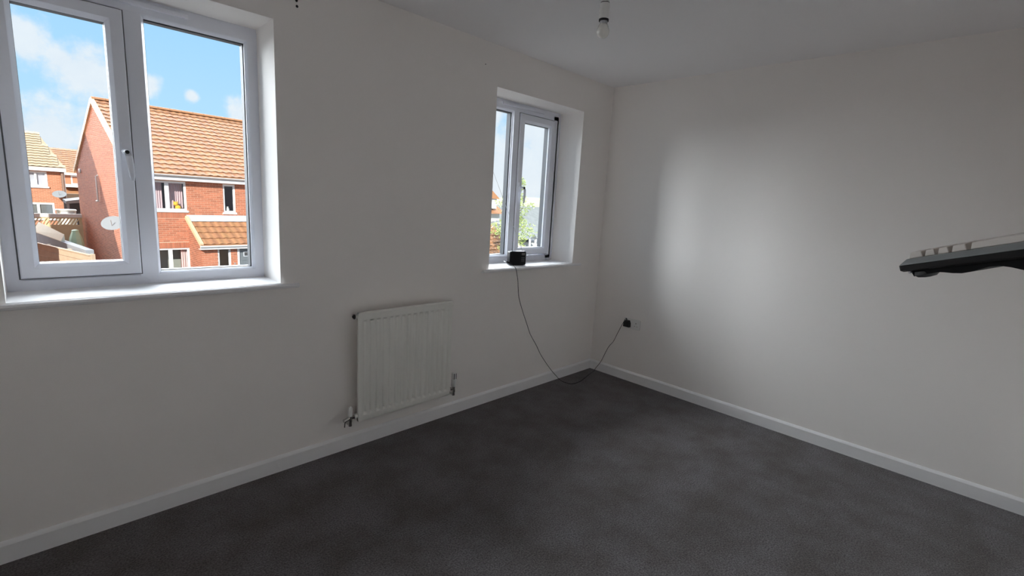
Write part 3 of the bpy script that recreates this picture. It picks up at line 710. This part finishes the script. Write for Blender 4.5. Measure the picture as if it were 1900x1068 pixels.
MB().obox((2.90, PY-.02, -1.62), (.05, 0, .02), (0, .02, 0), (-.03, 0, .05)).build('house_number', MT['gutter'], pw, local=True)

# things on that house's window sill
c5, s5 = math.cos(TH5), math.sin(TH5)
def HW(x, y, z): return V(-.83+c5*x-s5*y, 19.91+s5*x+c5*y, z)
XF = Matrix.Translation((-.83, 19.91, 0)) @ Matrix.Rotation(TH5, 4, 'Z')
def curtain(x0, x1, y, z0, z1, label, m_=None, nf=7):
    mb_ = MB(); N = nf*6; vs_ = []
    for i in range(N+1):
        xx = x0+(x1-x0)*i/N; yy = y+.02*math.sin(2*PI*i/6.0)
        vs_ += [XF @ V(xx, yy, z0), XF @ V(xx, yy, z1), XF @ V(xx, yy+.012, z1), XF @ V(xx, yy+.012, z0)]
    fs_ = [(i*4+j, i*4+(j+1) % 4, i*4+4+(j+1) % 4, i*4+4+j) for i in range(N) for j in range(4)]
    mb_.add(vs_, fs_); tag(mb_.build('curtain', MT['pink'] if m_ is None else m_, smooth=60), label, 'curtain')
curtain(.52, 1.04, .31, .42, 1.46, 'dusky pink curtain behind the narrow left pane of the upper brick-house window')
curtain(1.20, 1.72, .31, .42, 1.46, 'dusky pink curtain behind the teddy in the upper brick-house window')
curtain(1.50, 1.72, .20, -2.08, -1.10, 'pale pink curtain at the right of the lower brick-house window', MT['pinktoy'], 3)
ty = thing('plush_toy', tuple(HW(1.50, .18, .412)), 'orange-yellow plush toy on the sill of the upper brick-house window', 'toy')
MB().sphere(HW(1.50, .17, .508), .10, .07, .10).build('toy_body', MT['yellow'], ty, smooth=60)
MB().sphere(HW(1.43, .17, .65), .085, .07, .08).build('toy_head', MT['yellow'], ty, smooth=60)
for dx in (-.05, .05): MB().sphere(HW(1.43+dx, .17, .72), .03, .02, .03).build('toy_ear', MT['yellow'], ty, smooth=60)
cd = MB(); q0 = HW(1.22, .12, .42)
cd.prism([HW(1.22, .13, .412), HW(1.34, .13, .412), HW(1.35, .15, .80), HW(1.23, .15, .72)], [HW(1.22, .15, .412), HW(1.34, .15, .412), HW(1.35, .17, .80), HW(1.23, .17, .72)])
tag(cd.build('greeting_card', MT['pinktoy']), 'pale pink card propped beside the plush toy on the sill', 'card')
vz = MB().lathe([(.05, 0), (.075, .05), (.07, .13), (.04, .19), (.05, .23)], HW(3.27, .18, .372), n=14)
tag(vz.build('vase', MT['white'], smooth=50), 'white vase on the sill of the narrow upper window', 'vase')

# ------------------------------------------------------------------ invented unseen neighbour, its profile shaped to shade the gable (out of view left)
nb = thing('house', (-6.4, 16.5, GZ), 'large unseen brick house added to cast shade on the orange gable', 'house')
def cast(Y, z):      # the point in the neighbour's verge plane whose shade falls at (Y, z) on the opposite gable
    q = HW(0, Y, z); k = (q.x+5.6)/SUN_DIR.x; q = q-SUN_DIR*k; return (q.y, q.z)
prof = [cast(1.6, -2.25), cast(2.09, -1.68), cast(3.47, -.05), cast(4.76, 1.58), cast(6.75, 3.60), cast(7.3, 4.1), cast(7.7, 3.8)]
nend = prof[-1][0]; nst = prof[0][0]
pp = [(nend, GZ), (nst, GZ)] + prof
MB().prism([(-5.62, y, z-.1 if z > GZ else z) for y, z in pp], [(-7.2, y, z-.1 if z > GZ else z) for y, z in pp]).build('shading_wall', MT['brick2'], nb)
mb = MB()
for (ya, za), (yb, zb) in zip(prof, prof[1:]): mb.hexa([(-5.6, ya, za-.1), (-7.3, ya, za-.1), (-7.3, yb, zb-.1), (-5.6, yb, zb-.1), (-5.6, ya, za), (-7.3, ya, za), (-7.3, yb, zb), (-5.6, yb, zb)])
mb.build('roof', MT['tile_tan'], nb)

tb = thing('house', (-6.6, 26.4, GZ), 'tall unseen brick block added to keep fill light off the gable, beyond the left of the window', 'house')  # unseen block added to hold the fill lamp off the gable
MB().box(-7.2, -6.0, 24.2, 28.6, GZ, 8.2).build('shading_wall', MT['brick2'], tb)
MB().prism([(-7.35, 24.0, 8.2), (-7.35, 26.4, 10.2), (-7.35, 28.8, 8.2)], [(-5.85, 24.0, 8.2), (-5.85, 26.4, 10.2), (-5.85, 28.8, 8.2)]).build('roof', MT['tile_tan'], tb)

# ------------------------------------------------------------------ far houses to the left
FY = 38.0
f1 = thing('house', (-5.0, FY, GZ), 'red brick house beyond the yard with a tan hipped roof', 'house')
hh = [(-3.75, -2.55, .80, 1.67), (-3.75, -2.36, -1.1, -.16)]
mb = MB(); wall_holes(mb, -9, -1.88, FY, FY+.15, GZ, 1.75, hh); wa = mb.build('front_wall', MT['mortar'], f1)
mb = MB(); bricks(mb, (0, FY, 0), XA, -YA, -4.2, -1.88, GZ, 1.75, holes=hh); mb.build('brickwork', MT['brick2'], wa, kind='stuff')
MB().box(-9, -1.88, FY+.15, FY+8, GZ, 1.75).build('house_body', MT['brick2'], f1)
e0 = V(-9.3, FY-.3, 1.93)
mb = MB().hexa([(-9.3, FY-.3, 1.80), (-1.70, FY-.3, 1.80), (-1.70, FY+8.3, 1.80), (-9.3, FY+8.3, 1.80), (-9.3, FY-.3, 1.93), (-1.70, FY-.3, 1.93), (-1.70, FY+8.3, 1.93), (-9.3, FY+8.3, 1.93)])
mb.add([(-9.3, FY-.3, 1.93), (-1.70, FY-.3, 1.93), (-1.70, FY+8.3, 1.93), (-9.3, FY+8.3, 1.93), (-9.3, FY+4, 4.15), (-2.70, FY+4, 4.15)], [(0,1,5,4), (1,2,5), (2,3,4,5), (3,0,4), (3,2,1,0)])
rf1 = mb.build('roof', MT['tile_tan'], f1)
fs_l = math.hypot(4.3, 2.22); fsl = V(0, 4.3/fs_l, 2.22/fs_l); fnr = V(0, -2.22/fs_l, 4.3/fs_l)
mb = MB(); tile_field(mb, (0, FY-.3, 1.95), XA, fsl, fnr, -4.4, -1.70, fs_l, .30, .34, keep=lambda x, s_: x+.28 < -1.70-1.0*s_/fs_l, seg=4)
mb.build('roof_tiles', MT['tile_tan'], rf1, kind='stuff', smooth=40)
MB().box(-9.3, -1.70, FY-.34, FY-.30, 1.72, 1.93).build('fascia_board', MT['fascia'], f1)
def fwin(par, x0, x1, z0, z1, y, mulls=(), fr=.09, net=False):
    m_ = MB().ring(x0, x1, z0, z1, [(0, y+.08), (0, y-.02), (fr, y-.02), (fr, y+.08)])
    for a, b_ in mulls: m_.box(a, b_, y-.019, y+.06, z0, z1)
    m_.box(x0-.05, x1+.05, y-.08, y, z0-.08, z0)
    wn = m_.build('window', MT['fascia'], par)
    ed = [x0+fr] + [q for ab_ in mulls for q in ab_] + [x1-fr]
    for a, b_ in zip(ed[::2], ed[1::2]):
        MB().box(a, b_, y+.04, y+.06, z0+fr, z1-fr).build('pane', MT['extglass'] if not net else MT['glass_h'], wn)
        if net: MB().box(a, b_, y+.07, y+.08, z0+fr, z1-fr).build('net_curtain', MT['net'], wn)
fwin(f1, -3.75, -2.55, .80, 1.67, FY, [(-3.10, -3.0)], net=True)
fwin(f1, -3.75, -2.36, -1.1, -.16, FY, [(-3.12, -3.0)])
MB().tube([(-1.86, FY-.12, 1.75), (-1.86, FY-.12, GZ)], .09, 8).build('downpipe', MT['pipe'], f1)
d0 = V(*W[f1.name]); dish(f1, V(-2.10, FY-.4, .36)-d0, (-.1, -.62, .78), .32, V(-2.05, FY, .2)-d0)
f2 = thing('house', (-1, 55, GZ), 'distant brick house with an orange roof between the two nearer houses', 'house')
MB().box(-6, 4, 55, 62, GZ, 1.75).build('front_wall', MT['brick2'], f2)
mb = MB().prism([(-6.2, 54.7, 1.75), (-6.2, 58.5, 3.95), (-6.2, 62.3, 1.75)], [(4.2, 54.7, 1.75), (4.2, 58.5, 3.95), (4.2, 62.3, 1.75)]); r_ = mb.build('roof', MT['tile'], f2)
l_ = math.hypot(3.8, 2.2); mb = MB(); tile_field(mb, (0, 54.7, 1.77), XA, V(0, 3.8/l_, 2.2/l_), V(0, -2.2/l_, 3.8/l_), -2.5, 1.5, l_, .33, .36, seg=4); mb.build('roof_tiles', MT['tile'], r_, kind='stuff')
MB().box(-6.2, 4.2, 54.62, 54.7, 1.62, 1.80).build('fascia_board', MT['fascia'], f2)
fwin(f2, -.66, -.1, .85, 1.60, 55)
MB().box(-1.3, 3, 53.6, 55, .62, .85).build('canopy', MT['fascia'], f2)
MB().prism([(-1.3, 53.5, .05), (-1.3, 55, .62), (-1.3, 55, .05)], [(3, 53.5, .05), (3, 55, .62), (3, 55, .05)]).build('lean_to_roof', MT['tile'], f2)
tag(MB().box(-2.25, 1.0, 40.5, 40.8, GZ, .38).build('boundary_wall', MT['beige']), 'beige rendered boundary wall behind the dark gazebo', 'wall')
gz = thing('gazebo', (-1.5, 32, GZ), 'dark gazebo with a sloping charcoal roof beside the gable', 'gazebo')
MB().hexa([(-2.12, 31, .10), (-.6, 31, .30), (-.6, 34, .30), (-2.12, 34, .10), (-2.12, 31, .24), (-.6, 31, .52), (-.6, 34, .52), (-2.12, 34, .24)]).build('gazebo_roof', MT['charcoal'], gz)
for x_ in (-2.05, -.7):
    for y_ in (31.1, 33.9): MB().box(x_-.05, x_+.05, y_-.05, y_+.05, GZ, .2).build('post', MT['charcoal'], gz)
MB().box(-2.05, -.7, 33.9, 33.95, GZ, .1).build('back_panel', MT['dark'], gz)

# yard
tf = thing('trellis_fence', (-2.8, 28, GZ), 'pale timber fence topped by diagonal trellis across the yard', 'fence')
MB().box(-4.3, -1.74, 27.95, 28.05, -.40, -.24).build('fence_cap', MT['white'], tf)
MB().box(-4.3, -1.74, 27.98, 28.02, -.46, -.40).build('top_rail', MT['fence_l'], tf)
x_ = -4.3
while x_ < -1.95:
    MB().obox((x_, 27.985, -.74), (.055, 0, 0), (0, .03, 0), (.17, 0, .28)).build('trellis_slat', MT['fence_l'], tf); x_ += .125
for k in range(9): MB().box(-4.3, -1.74, 27.98-(.012 if k % 2 else 0), 28.02, -.76-.2*(k+1), -.76-.2*k+.02).build('fence_board', MT['fence_l'], tf)
for x_ in (-4.3, -2.95, -1.8): MB().box(x_-.05, x_+.05, 28.02, 28.1, GZ, -.3).build('fence_post', MT['fence_l'], tf)
bx_ = thing('storage_box', (-2.1, 29.2, GZ), 'white flat-topped storage cabinet showing above the trellis fence', 'cabinet')
MB().box(-2.55, -1.88, 28.9, 29.6, GZ, -.13).build('cabinet_body', MT['white'], bx_, bevel=.04)
MB().box(-2.60, -1.85, 28.85, 29.65, -.15, -.10).build('cabinet_lid', MT['white'], bx_, bevel=.02)
MB().box(-2.25, -1.95, 28.88, 28.9, -.30, -.17).build('vent_panel', MT['lead'], bx_)
gb = thing('compost_bin', (-2.27, 23.0, GZ), 'pale green tapering plastic bin standing between the shed and the gable house', 'bin')
MB().lathe([(.34, 0), (.29, 1.0), (.20, 1.68), (.10, 1.98), (.04, 2.0)], (-2.27, 23.0, GZ), n=8).build('bin_body', MT['green'], gb)
MB().lathe([(.11, 0), (.11, .04), (.05, .07)], (-2.27, 23.0, GZ+1.96), n=8).build('bin_lid', MT['green'], gb)
# near timber fence, run from far left to near right
fa, fb = V(-3.60, 21.6, 0), V(-2.27, 16.8, 0); fd = (fb-fa).normalized(); fL = (fb-fa).length; fn = V(fd.y, -fd.x, 0)
if fn.x > 0: fn = -fn
nf_ = thing('timber_fence', (-2.9, 19.2, GZ), 'weathered brown board fence low in the near window', 'fence')
for k in range(9):
    z_ = -.87-.19*k
    MB().obox(fa+V(0,0,z_-.185)+fn*(.012 if k % 2 else 0), fd*fL, fn*.025, V(0,0,.18)).build('fence_board', MT['fence'], nf_)
MB().obox(fa+V(0,0,-.87)-fn*.02, fd*fL, fn*.08, V(0,0,.035)).build('fence_cap', MT['fence'], nf_)
for k in range(4): MB().obox(fa+fd*(fL*k/3-.05)-fn*.09+V(0,0,GZ), fd*.1, fn*.09, V(0,0,1.78)).build('fence_post', MT['fence'], nf_)
sd = thing('garden_shed', (-3.0, 21.5, GZ), 'grey shed with a pale felt roof behind the brown fence', 'shed')
sa, sb = V(-3.45, 24.2, 0), V(-2.36, 17.2, 0); sdv = (sb-sa).normalized(); sL = (sb-sa).length; sn = V(-sdv.y, sdv.x, 0)
if sn.x < 0: sn = -sn
MB().obox(sa+V(0,0,GZ), sdv*sL, sn*.2, V(0,0,-.74-GZ)).build('shed_wall', MT['shed'], sd)
sc_ = sdv*(sL*.60); zz = V(0,0,1)
MB().hexa([sa-zz*.74, sa+sc_-zz*.74, sa+sc_+sn*.10-zz*.74, sa+sn*.30-zz*.74, sa-zz*.72, sa+sc_-zz*.72, sa+sc_+sn*.10-zz*.50, sa+sn*.20-zz*.36]).build('shed_roof', MT['felt'], sd)

# ------------------------------------------------------------------ right-hand view: street, tree, grey roofs, hill
dh = thing('house', (27, 33, GZ), 'white dormered house with an orange roof at the far left of the small window', 'house')
MB().box(20, 28, 31, 38, GZ, .4).build('house_wall', MT['white'], dh)
MB().prism([(19.6, 30.3, .35), (19.6, 34.5, 2.6), (19.6, 38.7, .35)], [(28.2, 30.3, .35), (28.2, 34.5, 2.6), (28.2, 38.7, .35)]).build('roof', MT['tile'], dh)
dm = MB().box(25.3, 27.2, 30.6, 34, .8, 1.75).build('dormer', MT['white'], dh)
MB().prism([(25.1, 30.4, 1.7), (26.25, 30.4, 2.55), (27.4, 30.4, 1.7)], [(25.1, 34.2, 1.7), (26.25, 34.2, 2.55), (27.4, 34.2, 1.7)]).build('dormer_roof', MT['tile'], dm)
fwin(dm, 26.5, 27.0, .95, 1.6, 30.6)
gg = thing('garage', (17, 20, GZ), 'orange pantiled garage roof filling the foot of the small window', 'garage')
MB().box(9.0, 16.9, 17.0, 22.4, GZ, -1.75).build('garage_wall', MT['brick2'], gg)
mb = MB()
mb.add([(8.5, 16.5, -1.75), (17.35, 16.5, -1.75), (17.35, 22.9, -1.75), (8.5, 22.9, -1.75), (11.5, 19.5, .24), (16.2, 19.5, .24)], [(0,1,5,4), (1,2,5), (2,3,4,5), (3,0,4), (3,2,1,0)])
gr_ = mb.build('roof', MT['tile'], gg)
gl = math.hypot(3.0, 1.99); gsl = V(0, 3.0/gl, 1.99/gl); gnr = V(0, -1.99/gl, 3.0/gl)
mb = MB(); tile_field(mb, (0, 16.5, -1.73), XA, gsl, gnr, 8.5, 17.3, gl, .27, .31, keep=lambda x, s_: 8.5+3.0*s_/gl < x < 17.05-1.15*s_/gl, seg=4)
mb.build('roof_tiles', MT['tile'], gr_, kind='stuff', smooth=40)
def slate_house(x0, x1, y0, ze, zr, dep, label, steps=9):
    h_ = thing('house', ((x0+x1)/2, y0, GZ), label, 'house')
    MB().box(x0+.3, x1-.3, y0+.3, y0+2*dep-.3, GZ, ze).build('house_wall', MT['white'], h_)
    r__ = MB().prism([(x0, y0, ze), (x0, y0+dep, zr), (x0, y0+2*dep, ze)], [(x1, y0, ze), (x1, y0+dep, zr), (x1, y0+2*dep, ze)]).build('roof', MT['slate'], h_)
    L_ = math.hypot(dep, zr-ze); s_ = V(0, dep/L_, (zr-ze)/L_); n_ = V(0, -(zr-ze)/L_, dep/L_)
    m_ = MB(); g_ = L_/steps
    for k in range(steps):
        xx = x0+(.3 if k % 2 else 0)
        while xx < x1-.1: m_.obox(V(xx, y0, ze)+s_*(k*g_)+n_*.02, XA*min(.58, x1-xx), s_*(g_*1.05), n_*.03); xx += .6
    m_.build('slates', MT['slate'], r__, kind='stuff')
    MB().box(x0, x1, y0-.06, y0, ze-.12, ze+.02).build('fascia_board', MT['fascia'], h_)
    return h_
slate_house(33, 60, 44, -1.0, .95, 4.0, 'farther grey-roofed terrace below the hill')
h_ = slate_house(20.4, 30, 21, -.95, .05, 2.6, 'nearer grey slate-roofed house with a dark gabled porch', 8)
for xq, zq in ((20.9, -.62), (21.6, -.95)):
    pc_ = MB().prism([(xq-.35, 19.9, zq-.3), (xq, 19.9, zq+.05), (xq+.35, 19.9, zq-.3)], [(xq-.35, 21.4, zq-.3), (xq, 21.4, zq+.05), (xq+.35, 21.4, zq-.3)]).build('porch_roof', MT['charcoal'], h_)
    for x_ in (xq-.28, xq+.28): MB().box(x_-.05, x_+.05, 19.95, 20.05, GZ, zq-.3).build('porch_post', MT['fascia'], pc_)
mb = MB(); N = 24; vs = []
for j in range(7):
    for i in range(N+1):
        x_ = 60+360*i/N; v_ = j/6
        vs.append((x_, 210+220*v_, GZ+(8.0+1.5*math.sin(i*.8)+1.0*math.sin(i*1.9))*math.sin(PI*min(1, v_*1.2)/1.0 if v_ < .83 else PI*.999)))
fs = [(j*(N+1)+i, j*(N+1)+i+1, (j+1)*(N+1)+i+1, (j+1)*(N+1)+i) for j in range(6) for i in range(N)]
tag(mb.add(vs, fs).build('hill', MT['hill'], smooth=60), 'low hazy wooded hill on the horizon', 'hill', kind='structure')
# tree
tx, tyy = 13.75, 14.8
tr = thing('tree', (tx, tyy, GZ), 'slim pale green tree seen through the small window', 'tree')
mb = MB().tube([(tx, tyy, GZ), (tx+.05, tyy, -1), (tx, tyy+.05, .6), (tx+.04, tyy, 2.2)], [.09, .07, .045, .015], 8)
for k in range(16):
    z_ = -1.1+3.1*k/16; a = k*2.4; L_ = .75*(1-.55*k/16)
    mb.tube([(tx, tyy, z_), (tx+L_*.6*math.cos(a), tyy+L_*.6*math.sin(a), z_+.22), (tx+L_*math.cos(a), tyy+L_*math.sin(a), z_+.5)], [.022, .014, .005], 5)
mb.build('trunk', MT['bark'], tr, smooth=60)
mb = MB()
for k in range(4000):
    z_ = R.uniform(-1.0, 2.75); f_ = (z_+1.0)/3.75
    env = (1.28*(1-f_)**.5+.12)*(.80+.32*math.sin(z_*5.1+1)+.0)*min(1, .5+f_*4)
    a = R.uniform(0, 2*PI); r_ = env*math.sqrt(R.uniform(.05, 1))
    if math.sin(a*3+z_*4)+R.uniform(-1, 1) < -.75: continue
    c_ = V(tx+r_*math.cos(a), tyy+r_*math.sin(a), z_+R.uniform(-.1, .1))
    d1 = V(R.gauss(0,1), R.gauss(0,1), R.gauss(0,.7)).normalized(); d2 = d1.orthogonal().normalized(); s_ = R.uniform(.05, .085)
    nn = d1.cross(d2)*.012
    mb.add([c_-d1*s_, c_+d2*s_*.45+nn, c_+d1*s_, c_-d2*s_*.45+nn], [(0,1,2,3)])
mb.build('foliage', MT['leaf'], tr, kind='stuff')
